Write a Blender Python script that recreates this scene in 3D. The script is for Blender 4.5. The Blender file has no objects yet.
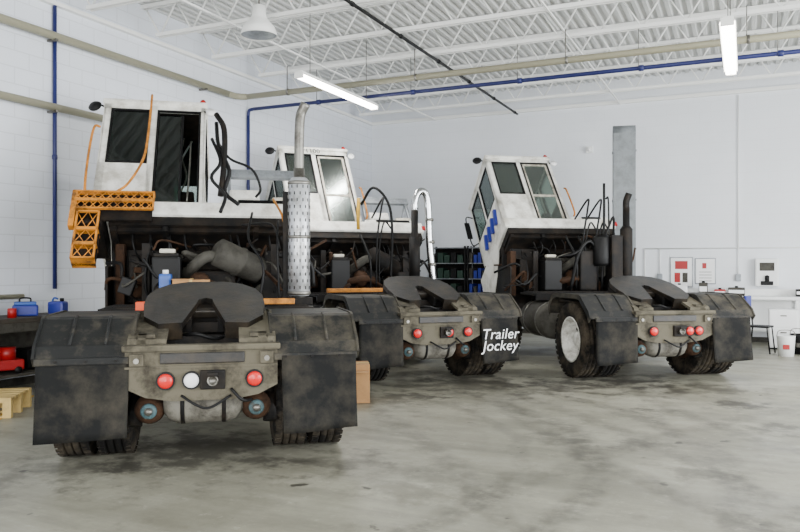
import bpy, bmesh, math, random
from mathutils import Vector, Matrix, Euler
random.seed(4)
F=750.0; YAW=math.radians(24.7); HC=1.5; HOR=266.0
Fx,Fy=-math.sin(YAW),math.cos(YAW); Rx,Ry=math.cos(YAW),math.sin(YAW)
def W(d,lat): return (d*Fx+lat*Rx, d*Fy+lat*Ry)
def P(px,py,d):
    x,y=W(d,(px-400)/F*d); return Vector((x,y,HC+(HOR-py)/F*d))
def lin(c):
    return tuple(((v/255)/12.92 if v/255<=0.04045 else ((v/255+0.055)/1.055)**2.4) for v in c)+(1,)
# ---------------- materials
def mat(name,col,rough=0.6,metal=0.0,grime=None,amt=0.5,scale=4.0,bump=0.0,emit=0,spec=0.5):
    m=bpy.data.materials.new(name); m.use_nodes=True; nt=m.node_tree; b=nt.nodes['Principled BSDF']
    b.inputs['Base Color'].default_value=lin(col); b.inputs['Roughness'].default_value=rough; b.inputs['Metallic'].default_value=metal
    b.inputs['Specular IOR Level'].default_value=spec
    if emit:
        b.inputs['Emission Color'].default_value=lin(col); b.inputs['Emission Strength'].default_value=emit
    if grime or bump:
        tc=nt.nodes.new('ShaderNodeTexCoord'); n=nt.nodes.new('ShaderNodeTexNoise')
        n.inputs['Scale'].default_value=scale; n.inputs['Detail'].default_value=9; n.inputs['Roughness'].default_value=0.7
        nt.links.new(tc.outputs['Object'],n.inputs['Vector'])
    if grime:
        r=nt.nodes.new('ShaderNodeValToRGB'); r.color_ramp.elements[0].position=0.45; r.color_ramp.elements[1].position=0.66
        r.color_ramp.elements[0].color=(0,0,0,1); r.color_ramp.elements[1].color=(amt,amt,amt,1)
        mx=nt.nodes.new('ShaderNodeMix'); mx.data_type='RGBA'
        mx.inputs[6].default_value=lin(col); mx.inputs[7].default_value=lin(grime)
        nt.links.new(n.outputs['Fac'],r.inputs['Fac']); nt.links.new(r.outputs['Color'],mx.inputs[0]); nt.links.new(mx.outputs[2],b.inputs['Base Color'])
    if bump:
        bp=nt.nodes.new('ShaderNodeBump'); bp.inputs['Strength'].default_value=bump; bp.inputs['Distance'].default_value=0.02
        nt.links.new(n.outputs['Fac'],bp.inputs['Height']); nt.links.new(bp.outputs['Normal'],b.inputs['Normal'])
    return m
M={}
M['white']=mat('painted_white',(234,233,226),0.45,0,(118,106,84),0.6,3)
M['white_c']=mat('painted_white_clean',(232,233,232),0.45)
M['whited']=mat('painted_white_dirty',(200,195,180),0.6,0,(70,60,46),0.85,4)
M['rubber']=mat('tyre_rubber',(20,19,18),0.9,0,(78,70,58),0.8,4,0.2,spec=.15)
M['flap']=mat('flap_rubber',(15,16,16),0.8,0,(60,56,48),0.7,2.6,0.15,spec=.2)
M['fender']=mat('fender_plastic',(22,23,23),0.65,0,(84,78,66),0.8,2.8,0.1,spec=.25)
M['dark']=mat('grimy_dark_metal',(7,6,6),0.65,0.0,(42,33,24),0.75,5,0.3,spec=.25)
M['black']=mat('black_plastic',(5,5,6),0.55,0,spec=.3)
M['frame']=mat('frame_dusty_paint',(92,87,74),0.8,0.0,(26,22,17),0.95,3.6,0.25,spec=.2)
M['plate']=mat('greased_steel_plate',(14,12,10),0.38,0.0,(58,48,35),0.75,4.5,0.3,spec=.4)
M['steel']=mat('bare_steel',(130,128,122),0.4,0.8,(50,42,33),0.75,6)
M['chrome']=mat('chrome',(205,207,210),0.18,1.0,(110,100,85),0.55,8)
M['galv']=mat('galvanised',(150,155,160),0.45,0.5,(105,108,110),0.8,5)
M['duct']=mat('galvanised_duct_metal',(122,127,130),0.55,0.0,(98,102,104),0.9,5)
M['alu']=mat('aluminium_shield',(196,198,202),0.35,0.7,(100,96,88),0.75,6)
M['orange']=mat('safety_orange_yellow',(196,124,30),0.6,0,(58,38,20),0.85,8)
M['yellow']=mat('yellow_paint',(212,165,36),0.6,0,(110,90,50),0.6,6)
M['red']=mat('red_lens',(170,14,14),0.25,0)
M['redl']=mat('red_tail_lens',(196,26,24),0.3,0,emit=0.08)
M['white_l']=mat('white_lens',(235,235,235),0.3)
M['teal']=mat('teal_paint',(66,96,102),0.6,0,(50,44,36),0.85,12)
M['rust']=mat('rusty_metal',(62,42,28),0.8,0.0,(24,17,12),0.85,8,0.3,spec=.2)
M['blue']=mat('blue_paint',(30,44,140),0.4)
M['bluepipe']=mat('blue_pipe',(28,36,92),0.45)
M['bluep']=mat('blue_plastic',(30,78,158),0.4)
M['beige']=mat('beige_pipe',(150,146,124),0.5)
M['card']=mat('cardboard',(166,126,82),0.9,0,(140,105,70),0.6,6)
M['wood']=mat('raw_wood',(200,172,108),0.8,0,(150,122,74),0.6,6)
M['red_p']=mat('red_paint',(160,18,22),0.4)
M['orange_p']=mat('orange_plastic',(240,84,22),0.5)
M['grey']=mat('grey_paint',(70,68,62),0.7,0,(30,26,21),0.85,5,spec=.3)
M['tank']=mat('air_tank_paint',(112,109,100),0.65,0,(38,33,27),0.9,5,.1,spec=.3)
M['green']=mat('green_bin',(20,50,38),0.5)
M['ceilsteel']=mat('joist_white_paint',(238,238,235),0.6)
M['deck']=mat('deck_white_paint',(212,213,211),0.6)
M['brownwood']=mat('bench_top',(60,54,46),0.7,0,(36,31,26),0.6,5)
M['tube']=mat('fluorescent_tube',(255,252,245),0.5,0,emit=22)
M['rimw']=mat('rim_white',(218,217,210),0.5,0,(95,84,66),0.75,7)
M['rimr']=mat('rim_rust',(66,48,36),0.75,0.0,(34,26,20),0.8,7,spec=.2)
def glass(name,tint,mixf,gc=0.6,gr=0.05):
    m=bpy.data.materials.new(name); m.use_nodes=True; nt=m.node_tree; nt.nodes.clear()
    o=nt.nodes.new('ShaderNodeOutputMaterial'); t=nt.nodes.new('ShaderNodeBsdfTransparent'); t.inputs[0].default_value=lin(tint)
    g=nt.nodes.new('ShaderNodeBsdfGlossy'); g.inputs['Roughness'].default_value=gr; g.inputs[0].default_value=(gc,gc*1.06,gc*1.03,1)
    mx=nt.nodes.new('ShaderNodeMixShader'); mx.inputs[0].default_value=mixf
    nt.links.new(t.outputs[0],mx.inputs[1]); nt.links.new(g.outputs[0],mx.inputs[2]); nt.links.new(mx.outputs[0],o.inputs[0]); return m
M['glassd']=glass('tinted_cab_glass',(95,125,114),0.10)
M['glassl']=glass('clear_cab_glass',(225,235,230),0.26,0.62,0.2)
def wallmat(name,horiz,col,bw,bh,strength):
    m=bpy.data.materials.new(name); m.use_nodes=True; nt=m.node_tree; b=nt.nodes['Principled BSDF']; L=nt.links.new
    tc=nt.nodes.new('ShaderNodeTexCoord'); s=nt.nodes.new('ShaderNodeSeparateXYZ'); c=nt.nodes.new('ShaderNodeCombineXYZ')
    L(tc.outputs['Object'],s.inputs[0]); L(s.outputs[horiz],c.inputs[0]); L(s.outputs[2],c.inputs[1])
    br=nt.nodes.new('ShaderNodeTexBrick'); L(c.outputs[0],br.inputs['Vector'])
    br.inputs['Scale'].default_value=1; br.inputs['Brick Width'].default_value=bw; br.inputs['Row Height'].default_value=bh
    br.inputs['Mortar Size'].default_value=0.008; br.inputs['Mortar Smooth'].default_value=0.4
    k=lin(col); k2=tuple(v*0.985 for v in k[:3])+(1,); k3=tuple(v*(1-0.2*strength) for v in k[:3])+(1,)
    br.inputs['Color1'].default_value=k; br.inputs['Color2'].default_value=k2; br.inputs['Mortar'].default_value=k3
    n=nt.nodes.new('ShaderNodeTexNoise'); n.inputs['Scale'].default_value=0.7; n.inputs['Detail'].default_value=5
    L(tc.outputs['Object'],n.inputs['Vector'])
    mr=nt.nodes.new('ShaderNodeMapRange'); mr.inputs[1].default_value=0.35; mr.inputs[2].default_value=0.75; mr.inputs[3].default_value=1; mr.inputs[4].default_value=0.94
    L(n.outputs['Fac'],mr.inputs[0])
    mm=nt.nodes.new('ShaderNodeMix'); mm.data_type='RGBA'; mm.blend_type='MULTIPLY'; mm.inputs[0].default_value=1
    L(br.outputs['Color'],mm.inputs[6]); L(mr.outputs[0],mm.inputs[7]); L(mm.outputs[2],b.inputs['Base Color'])
    bp=nt.nodes.new('ShaderNodeBump'); bp.inputs['Strength'].default_value=0.35*strength; bp.inputs['Distance'].default_value=0.01; bp.invert=True
    L(br.outputs['Fac'],bp.inputs['Height']); L(bp.outputs[0],b.inputs['Normal']); b.inputs['Roughness'].default_value=0.55
    return m
M['wallL']=wallmat('painted_block_left',1,(226,230,238),0.42,0.21,0.8)
M['wallB']=wallmat('painted_block_back',0,(231,234,239),0.42,0.21,0.2)
def floormat():
    m=bpy.data.materials.new('concrete_floor'); m.use_nodes=True; nt=m.node_tree; b=nt.nodes['Principled BSDF']; L=nt.links.new
    tc=nt.nodes.new('ShaderNodeTexCoord')
    def noise(sc,det,ro=0.6,mp=None):
        n=nt.nodes.new('ShaderNodeTexNoise'); n.inputs['Scale'].default_value=sc; n.inputs['Detail'].default_value=det; n.inputs['Roughness'].default_value=ro
        if mp:
            q=nt.nodes.new('ShaderNodeMapping'); q.inputs['Scale'].default_value=mp[0]; q.inputs['Rotation'].default_value=mp[1]
            L(tc.outputs['Object'],q.inputs[0]); L(q.outputs[0],n.inputs['Vector'])
        else: L(tc.outputs['Object'],n.inputs['Vector'])
        return n
    def ramp(n,a,c,ca,cb):
        r=nt.nodes.new('ShaderNodeValToRGB'); r.color_ramp.elements[0].position=a; r.color_ramp.elements[1].position=c
        r.color_ramp.elements[0].color=ca; r.color_ramp.elements[1].color=cb; L(n.outputs['Fac'] if 'Fac' in n.outputs else n.outputs[0],r.inputs['Fac']); return r
    def math_(op,a,bv=None,clamp=False):
        n=nt.nodes.new('ShaderNodeMath'); n.operation=op; n.use_clamp=clamp
        for i,v in enumerate((a,bv)):
            if v is None: continue
            if isinstance(v,(int,float)): n.inputs[i].default_value=v
            else: L(v,n.inputs[i])
        return n.outputs[0]
    # slightly wobbled coordinates for distances
    wob=noise(1.3,3); va=nt.nodes.new('ShaderNodeVectorMath'); va.operation='MULTIPLY_ADD'; L(wob.outputs['Color'],va.inputs[0]); va.inputs[1].default_value=(.35,.35,0); L(tc.outputs['Object'],va.inputs[2])
    def dist(cx,cy):
        v=nt.nodes.new('ShaderNodeVectorMath'); v.operation='DISTANCE'; L(va.outputs[0],v.inputs[0]); v.inputs[1].default_value=(cx+.17,cy+.17,0); return v.outputs['Value']
    def mixc(cur,fac,c):
        mx=nt.nodes.new('ShaderNodeMix'); mx.data_type='RGBA'; L(fac,mx.inputs[0]); L(cur,mx.inputs[6]); mx.inputs[7].default_value=lin(c); return mx.outputs[2]
    base=ramp(noise(0.6,12,0.75),0.34,0.68,lin((118,116,102)),lin((163,161,146)))
    cur=base.outputs['Color']
    st2=ramp(noise(0.9,10,0.7,((0.3,1.8,1),(0,0,0.65))),0.46,0.64,(0,0,0,1),(0.6,0.6,0.6,1)); cur=mixc(cur,st2.outputs['Color'],(104,102,90))
    st=ramp(noise(3.3,10,0.7),0.54,0.68,(0,0,0,1),(0.55,0.55,0.55,1)); cur=mixc(cur,st.outputs['Color'],(98,95,83))
    lt=ramp(noise(9,8,0.7),0.58,0.72,(0,0,0,1),(0.5,0.5,0.5,1)); cur=mixc(cur,lt.outputs['Color'],(182,180,166))
    brk=ramp(noise(6,8,0.7),0.38,0.60,(0.1,)*3+(1,),(1,1,1,1)).outputs['Color']
    for cx,cy,r,w,s in ((-4.5,5,3.55,.16,.6),(-4.5,5,4.5,.17,.55),(-4.5,5,3.0,.1,.35),(6,12,7.6,.15,.5),(6,12,9.3,.16,.5),(-12,-2,12.4,.14,.45),(-12,-2,14.2,.14,.45),(14,0,14.6,.16,.4),(14,0,16.2,.15,.4)):
        a=math_('ABSOLUTE',math_('SUBTRACT',dist(cx,cy),r)); f=math_('SUBTRACT',1.0,math_('DIVIDE',a,w),True)
        f=math_('MULTIPLY',math_('MULTIPLY',math_('MULTIPLY',f,1.8,True),brk),s); cur=mixc(cur,f,(66,63,56))
    nz=noise(3.2,8,0.7).outputs['Fac']
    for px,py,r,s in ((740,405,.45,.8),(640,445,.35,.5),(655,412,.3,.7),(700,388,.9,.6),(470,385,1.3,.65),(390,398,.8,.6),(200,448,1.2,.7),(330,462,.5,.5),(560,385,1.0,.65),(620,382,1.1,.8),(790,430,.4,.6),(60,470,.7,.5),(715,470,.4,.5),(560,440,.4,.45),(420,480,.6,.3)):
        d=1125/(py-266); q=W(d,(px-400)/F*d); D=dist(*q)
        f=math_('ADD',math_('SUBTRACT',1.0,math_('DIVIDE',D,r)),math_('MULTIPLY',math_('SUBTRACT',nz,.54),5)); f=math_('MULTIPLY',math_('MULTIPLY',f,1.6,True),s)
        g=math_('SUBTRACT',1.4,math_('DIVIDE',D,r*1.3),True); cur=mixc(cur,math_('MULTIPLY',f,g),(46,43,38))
    spot=ramp(noise(4.5,4,0.5),0.68,0.72,(0,0,0,1),(0.85,0.85,0.85,1)); cur=mixc(cur,spot.outputs['Color'],(48,46,41))
    wet=ramp(noise(0.8,5),0.35,0.7,(0.34,)*3+(1,),(0.62,)*3+(1,))
    L(cur,b.inputs['Base Color']); L(wet.outputs['Color'],b.inputs['Roughness'])
    bp=nt.nodes.new('ShaderNodeBump'); bp.inputs['Strength'].default_value=0.1; L(noise(30,6).outputs['Fac'],bp.inputs['Height']); L(bp.outputs[0],b.inputs['Normal'])
    return m
M['floor']=floormat()
# ---------------- mesh builder
class MB:
    def __init__(s): s.bm=bmesh.new(); s.mats=[]
    def mi(s,k):
        if k not in s.mats: s.mats.append(k)
        return s.mats.index(k)
    def _merge(s,b,k,mx=None,smooth=False):
        i=s.mi(k)
        for f in b.faces: f.material_index=i; f.smooth=smooth
        if mx is not None: b.transform(mx)
        me=bpy.data.meshes.new('t'); b.to_mesh(me); s.bm.from_mesh(me); bpy.data.meshes.remove(me); b.free()
    def box(s,c,sz,k,rot=(0,0,0),bev=0.0):
        b=bmesh.new(); bmesh.ops.create_cube(b,size=1); b.transform(Matrix.Diagonal((sz[0],sz[1],sz[2],1)))
        if bev>0: bmesh.ops.bevel(b,geom=list(b.edges),offset=min(bev,min(sz)*0.45),segments=2,affect='EDGES',profile=0.6)
        s._merge(b,k,Matrix.Translation(c)@Euler(rot).to_matrix().to_4x4())
    def bb(s,x0,x1,y0,y1,z0,z1,k,bev=0.0): s.box(((x0+x1)/2,(y0+y1)/2,(z0+z1)/2),(abs(x1-x0),abs(y1-y0),abs(z1-z0)),k,bev=bev)
    def lathe(s,prof,o,axis,k,seg=24,cap=True):
        b=bmesh.new(); rings=[]
        for r,a in prof: rings.append([b.verts.new((r*math.cos(2*math.pi*j/seg),r*math.sin(2*math.pi*j/seg),a)) for j in range(seg)])
        for i in range(len(rings)-1):
            for j in range(seg):
                b.faces.new((rings[i][j],rings[i][(j+1)%seg],rings[i+1][(j+1)%seg],rings[i+1][j]))
        if cap:
            if prof[0][0]>0.001: b.faces.new(rings[0][::-1])
            if prof[-1][0]>0.001: b.faces.new(rings[-1])
        bmesh.ops.recalc_face_normals(b,faces=b.faces)
        q=Vector((0,0,1)).rotation_difference(Vector(axis).normalized())
        i=s.mi(k)
        for f in b.faces: f.material_index=i; f.smooth=len(f.verts)<=4
        b.transform(Matrix.Translation(o)@q.to_matrix().to_4x4())
        me=bpy.data.meshes.new('t'); b.to_mesh(me); s.bm.from_mesh(me); bpy.data.meshes.remove(me); b.free()
    def cyl(s,p,q,r,k,seg=16,r2=None):
        p=Vector(p); q=Vector(q); s.lathe([(r,0),(r if r2 is None else r2,(q-p).length)],p,q-p,k,seg)
    def tube(s,pts,r,k,n=8,sm=5):
        pts=[Vector(p) for p in pts]
        if sm and len(pts)>2:
            e=[pts[0]*2-pts[1]]+pts+[pts[-1]*2-pts[-2]]; out=[]
            for i in range(1,len(e)-2):
                for j in range(sm):
                    t=j/sm; p0,p1,p2,p3=e[i-1:i+3]
                    out.append(0.5*((2*p1)+(p2-p0)*t+(2*p0-5*p1+4*p2-p3)*t*t+(3*p1-p0-3*p2+p3)*t**3))
            out.append(pts[-1]); pts=out
        b=bmesh.new(); rings=[]; nrm=None
        for i,p in enumerate(pts):
            t=(pts[min(i+1,len(pts)-1)]-pts[max(i-1,0)]).normalized()
            if nrm is None: nrm=t.orthogonal().normalized()
            else:
                nrm=(nrm-t*nrm.dot(t)); nrm=nrm.normalized() if nrm.length>1e-5 else t.orthogonal().normalized()
            bn=t.cross(nrm)
            rings.append([b.verts.new(p+(nrm*math.cos(2*math.pi*j/n)+bn*math.sin(2*math.pi*j/n))*r) for j in range(n)])
        for i in range(len(rings)-1):
            for j in range(n): b.faces.new((rings[i][j],rings[i][(j+1)%n],rings[i+1][(j+1)%n],rings[i+1][j]))
        b.faces.new(rings[0][::-1]); b.faces.new(rings[-1])
        s._merge(b,k,None,True)
    def beam(s,p,q,w,k): s.tube([p,q],w,k,4,0)
    def poly(s,pts,axis,a0,a1,k):
        def v(p,a): return {'x':(a,p[0],p[1]),'z':(p[0],p[1],a),'y':(p[0],a,p[1])}[axis]
        b=bmesh.new(); A=[b.verts.new(v(p,a0)) for p in pts]; B=[b.verts.new(v(p,a1)) for p in pts]
        b.faces.new(A); b.faces.new(B[::-1]); n=len(pts)
        for i in range(n): b.faces.new((A[i],B[i],B[(i+1)%n],A[(i+1)%n]))
        bmesh.ops.recalc_face_normals(b,faces=b.faces); s._merge(b,k)
    def done(s,name,parent=None,loc=(0,0,0),rot=(0,0,0)):
        me=bpy.data.meshes.new(name); s.bm.to_mesh(me); s.bm.free()
        for k in s.mats: me.materials.append(M[k])
        o=bpy.data.objects.new(name,me); bpy.context.scene.collection.objects.link(o)
        o.location=loc; o.rotation_euler=rot
        if parent: o.parent=parent
        return o
def empty(name,loc,rot=(0,0,0),parent=None):
    e=bpy.data.objects.new(name,None); bpy.context.scene.collection.objects.link(e); e.location=loc; e.rotation_euler=rot
    e.empty_display_size=0.2
    if parent: e.parent=parent
    return e
def text(name,body,size,k,parent,loc,rot,shear=0):
    c=bpy.data.curves.new(name,'FONT'); c.body=body; c.size=size; c.align_x='CENTER'; c.extrude=0.001; c.space_line=0.8; c.shear=shear; c.space_character=1.04
    o=bpy.data.objects.new(name,c); bpy.context.scene.collection.objects.link(o); o.data.materials.append(M[k]); o.parent=parent; o.location=loc; o.rotation_euler=rot; return o
# ---------------- wheels
def wheel(mb,xc,y,z,side,rim,R=0.51,w=0.26,dish=0.0,hub=True):
    h=w/2
    prof=[(0.29,-h*.8),(0.36,-h),(0.43,-h*1.04),(R-.03,-h*.92),(R,-h*.8),(R,-h*.5),(R-.018,-h*.48),(R-.018,-h*.4),(R,-h*.38),(R,-h*.06),(R-.018,-h*.04),(R-.018,h*.04),(R,h*.06),(R,h*.38),(R-.018,h*.4),(R-.018,h*.48),(R,h*.5),(R,h*.8),(R-.03,h*.92),(0.43,h*1.04),(0.36,h),(0.29,h*.8)]
    mb.lathe(prof,(xc,y,z),(1,0,0),'rubber',40,False)
    for i in range(40):
        a=2*math.pi*i/40
        for sx in (-1,1):
            mb.box((xc+sx*h*.75,y+math.cos(a)*(R),z+math.sin(a)*(R)),(h*.36,0.05,0.008),'rubber',(a-math.pi/2,0,0))
    s=side; o=(xc,y,z); ax=(s,0,0)
    mb.lathe([(0.295,-h*.8),(0.295,h*.8),(0.31,h*.9),(0.28,h*.88),(0.26,h*.5),(0.25,-.02-dish),(0.2,0.0-dish),(0.10,.02-dish),(0.10,.07-dish),(0.08,.1-dish),(0,.1-dish)],o,ax,rim,28,True)
    if hub:
        for i in range(8):
            a=2*math.pi*i/8+.2
            mb.cyl((xc+s*(0.0-dish),y+math.cos(a)*.15,z+math.sin(a)*.15),(xc+s*(.045-dish),y+math.cos(a)*.15,z+math.sin(a)*.15),.016,'rust',6)
            mb.cyl((xc+s*(-.015-dish),y+math.cos(a+.39)*.215,z+math.sin(a+.39)*.215),(xc+s*(-.004-dish),y+math.cos(a+.39)*.215,z+math.sin(a+.39)*.215),.026,'black',10)
# ---------------- truck
def truck(name,dc,lc,theta,o):
    th=math.radians(theta)
    d=dc+.72*math.cos(th); l=lc-.72*math.sin(th); x,y=W(d,l)
    T=empty(name,(x,y,0),(0,0,YAW+th)); rnd=random.Random(o['seed']); fo,fi=o['flap']
    m=MB()
    for s in (-1,1):
        m.bb(s*.40,s*.46,-.7,3.7,.74,1.0,'frame' )
        m.bb(s*.34,s*.46,-.7,3.7,.975,1.0,'frame'); m.bb(s*.34,s*.46,-.7,3.7,.74,.765,'frame')
        m.poly([(-.72,.90),(-.70,.97),(-.2,1.13),(.1,1.13),(.3,1.0),(-.65,.9)],'x',s*.47,s*.53,'frame')
        m.poly([(-.70,.93),(-.70,.965),(-.2,1.125),(-.2,1.09)],'x',s*.26,s*.47,'frame')
        m.poly([(-.5,.62),(0,.52),(.5,.62),(.5,.68),(0,.60),(-.5,.68)],'x',s*.39,s*.47,'dark')
        m.bb(s*.38,s*.48,-.1,.1,.42,.75,'dark',.01)
        m.cyl((s*.5,-.45,.4),(s*.5,-.3,.9),.04,'dark',12); m.cyl((s*.5,-.5,.3),(s*.5,-.42,.5),.055,'dark',12)
    for yy in (-.35,.75,1.5,2.3,3.2): m.bb(-.42,.42,yy-.06,yy+.06,.78,.96,'dark')
    m.poly([(-.54,.92),(.54,.92),(.54,.62),(.40,.55),(.22,.52),(-.22,.52),(-.40,.55),(-.54,.62)],'y',-.76,-.70,'frame')
    m.bb(-.56,.56,-.80,-.70,.885,.93,'frame',.012); m.bb(-.54,.54,-.775,-.75,.76,.775,'frame')
    m.bb(-.30,.30,-.775,-.75,.79,.87,'plate',.008)
    for sx in (-.46,.46):
        m.bb(sx-.05,sx+.05,-.79,-.75,.78,.87,'frame',.01); m.cyl((sx,-.79,.82),(sx,-.80,.82),.02,'steel',8)
    m.bb(-.02,.16,-.79,-.75,.6,.74,'dark',.01)
    m.lathe([(.04,0),(.04,.05),(.03,.05),(.028,.02),(0,.02)],(.07,-.79,.67),(0,-1,0),'steel',14); m.bb(.03,.11,-.85,-.83,.70,.73,'dark',.01)
    m.tube([(-.15,-.77,.56),(-.05,-.82,.50),(.05,-.80,.47),(.2,-.77,.55)],.01,'black'); m.tube([(.2,-.77,.6),(.28,-.8,.52),(.35,-.7,.5)],.012,'black')
    m.done('frame_rails',T)
    m=MB()
    for lx,k in o['lights']:
        m.cyl((lx,-.76,.67),(lx,-.785,.67),.066,'black',20)
        m.lathe([(.054,0),(.052,.012),(.035,.020),(0,.024)],(lx,-.785,.67),(0,-1,0),'redl' if k=='red' else k,20)
    m.done('tail_lights',T)
    m=MB()
    m.cyl((-.9,0,.51),(.9,0,.51),.085,'dark',18)
    m.lathe([(0,-.24),(.12,-.22),(.2,-.12),(.235,0),(.2,.12),(.12,.2),(.07,.3),(0,.3)],(0,-.02,.52),(0,1,0),'dark',24)
    m.cyl((0,.25,.55),(0,2.1,.85),.05,'dark',12)
    for s in (-1,1):
        cx=s*.39
        m.lathe([(0,-.02),(.06,-.01),(.095,.02),(.102,.07),(.112,.085),(.112,.105),(.102,.12),(.102,.19),(.08,.24),(.03,.25),(.03,.36)],(cx,-.62,.43),(0,1,0),'rust',22)
        m.lathe([(.06,0),(.055,.012),(.02,.02),(0,.02)],(cx,-.63,.43),(0,-1,0),'teal',16)
        m.lathe([(.03,0),(.03,.03),(0,.035)],(cx,-.64,.43),(0,-1,0),'steel',10)
        m.tube([(cx,-.5,.54),(cx*.9,-.45,.68),(cx*.5,-.4,.72),(cx*.3,-.35,.6)],.012,'black')
        m.tube([(cx+.05*s,-.5,.5),(cx+.1*s,-.55,.66),(cx*.8,-.5,.8)],.014,'black')
    m.lathe([(0,-.30),(.08,-.29),(.14,-.24),(.16,-.18),(.16,.18),(.14,.24),(.08,.29),(0,.30)],(0,-.5,.47),(1,0,0),'tank',24)
    for sx in (-.15,.15): m.cyl((sx-.015,-.5,.47),(sx+.015,-.5,.47),.165,'dark',24)
    m.cyl((-.85,2.95,.5),(.85,2.95,.5),.06,'dark',12)
    m.done('rear_axle_and_brakes',T)
    m=MB()
    for s in (-1,1):
        wheel(m,s*.97,0,.51,s,o['rim'],dish=.06); wheel(m,s*.67,0,.51,s,'rimr',dish=0,hub=False)
    m.done('rear_dual_wheels',T)
    m=MB()
    for s in (-1,1): wheel(m,s*.98,2.95,.51,s,'rimr',dish=-.06)
    m.done('front_wheels',T)
    for s,nm in ((-1,'left'),(1,'right')):
        m=MB()
        up=[(.60,.86),(.55,1.0),(.46,1.09),(.34,1.12),(-.40,1.12),(-.46,1.105),(-.70,.93),(-.755,.84)]
        lo=[(a[0]*.96,a[1]-.03) for a in up]; lo[-1]=(-.73,.83)
        m.poly(up+lo[::-1],'x',s*fi[0],s*1.15,'fender')
        for e in (fi[0],1.15):
            m.poly([(p[0]*1.012,p[1]+.010) for p in up]+[(p[0]*.94,p[1]-.05) for p in up[::-1]],'x',s*(e-.010),s*(e+.010),'fender')
        for e in (.68,.92): m.tube([(s*e,-.40,1.122),(s*e,-.46,1.105),(s*e,-.70,.935)],.012,'fender',6,0)
        m.bb(s*(fi[0]+.01),s*(fo+.01),-.775,-.745,.80,.85,'fender',.008)
        for e in (.6,.8,1.0): m.cyl((s*e,-.775,.825),(s*e,-.783,.825),.011,'dark',8)
        m.cyl((s*.4,-.55,.90),(s*1.1,-.55,.90),.025,'dark',8); m.cyl((s*.4,.35,.98),(s*1.1,.35,1.02),.025,'dark',8)
        m.done('fender_'+nm,T)
        b=MB(); bm=bmesh.new(); nx,nz=14,10; V={}; ii=fi[0] if s<0 else fi[1]
        for i in range(nx+1):
            for j in range(nz+1):
                u=i/nx; v=j/nz; xx=s*(ii+.01+(fo-ii-.01)*u); zz=.83-.56*v
                yy=-.762-.022*math.sin(u*5+o['seed'])*v-.03*v*v
                V[i,j]=bm.verts.new((xx+s*.012*v,yy,zz-.014*math.sin(u*3+s)*v))
        for i in range(nx):
            for j in range(nz): bm.faces.new((V[i,j],V[i+1,j],V[i+1,j+1],V[i,j+1]))
        b._merge(bm,'flap',None,True)
        f=b.done('mudflap_'+nm,T); sd=f.modifiers.new('s','SOLIDIFY'); sd.thickness=.014
    m=MB()
    hr=[(.055,.02),(.07,-.08),(.16,-.48),(.33,-.50),(.45,-.34),(.475,-.08),(.465,.12),(.41,.28),(.30,.40),(.15,.46)]
    pts=[(0,.06)]+hr+[(-a,b) for a,b in hr[::-1]]
    m.poly(pts,'z',-.035,.02,'plate')
    m.poly([(.16,-.47),(.33,-.49),(.45,-.34),(.40,-.25),(.22,-.3)],'z',-.12,-.03,'plate')
    m.poly([(-.16,-.47),(-.33,-.49),(-.45,-.34),(-.40,-.25),(-.22,-.3)],'z',-.12,-.03,'plate')
    for s in (-1,1):
        m.bb(s*.10,s*.14,-.3,.3,-.14,-.03,'dark'); m.bb(s*.38,s*.42,-.25,.25,-.14,-.03,'dark')
    m.bb(-.4,.4,-.06,.06,-.16,-.03,'dark',.01); m.bb(-.4,.4,.25,.29,-.13,-.03,'dark'); m.bb(-.14,.14,-.1,.05,-.1,-.036,'plate',.01)
    m.done('fifth_wheel_plate',T,(0,-.04,1.20),(math.radians(18),0,0))
    m=MB()
    for s in (-1,1):
        m.poly([(-.18,1.08),(.10,1.12),(.2,.98),(-.2,.98)],'x',s*.3,s*.38,'dark')
        m.poly([(0,1.02),(0,1.10),(1.1,.98),(1.15,.88)],'x',s*.24,s*.3,'dark')
        m.cyl((s*.2,.75,.8),(s*.2,.25,1.02),.05,'steel',12)
    m.bb(-.3,.3,-.1,.1,.96,1.04,'dark'); m.tube([(-.2,-.3,.95),(-.05,-.5,.98),(.1,-.45,.94),(.3,-.2,1.0)],.014,'black')
    m.done('lift_boom',T)
    m=MB()
    m.bb(-1.05,1.05,1.35,2.05,1.04,1.08,'dark',.01)
    for i in range(12): m.bb(-1.0,1.0,1.38+i*.055,1.395+i*.055,1.08,1.092,'dark')
    m.bb(*o['bar'],1.30,1.36,1.11,1.17,'orange',.01)
    m.bb(-1.05,-.2,1.32,1.36,.98,1.08,'dark')
    m.lathe([(0,-.45),(.25,-.44),(.28,-.41),(.28,.41),(.25,.44),(0,.45)],(-.82,1.5,.68),(0,1,0),'dark' if o['seed']!=3 else 'grey',26)
    for e in (1.25,1.75): m.cyl((-.82,e-.02,.68),(-.82,e+.02,.68),.287,'steel',26)
    m.bb(.55,1.08,1.05,1.95,.42,.95,'dark',.03)
    m.bb(.6,1.12,1.1,1.5,.35,.4,'dark'); m.bb(.6,1.12,1.1,1.5,.62,.66,'dark')
    m.done('catwalk_and_tanks',T)
    m=MB()
    m.bb(-.27,.27,2.3,3.4,.85,1.45,'dark',.05); m.bb(-.2,.2,2.35,3.3,1.45,1.6,'dark',.05)
    for i in range(4): m.bb(-.22,.22,2.42+i*.24,2.46+i*.24,1.59,1.63,'grey')
    m.bb(-.48,.48,3.5,3.6,.7,1.55,'dark',.02); m.lathe([(.4,0),(.42,.02),(.42,.12),(.38,.14)],(0,3.36,1.12),(0,1,0),'black',26,False)
    for i in range(6):
        a=i*math.pi/3; m.box((.2*math.cos(a),3.42,1.12+.2*math.sin(a)),(.34,.02,.1),'black',(0,-a,0))
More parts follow.
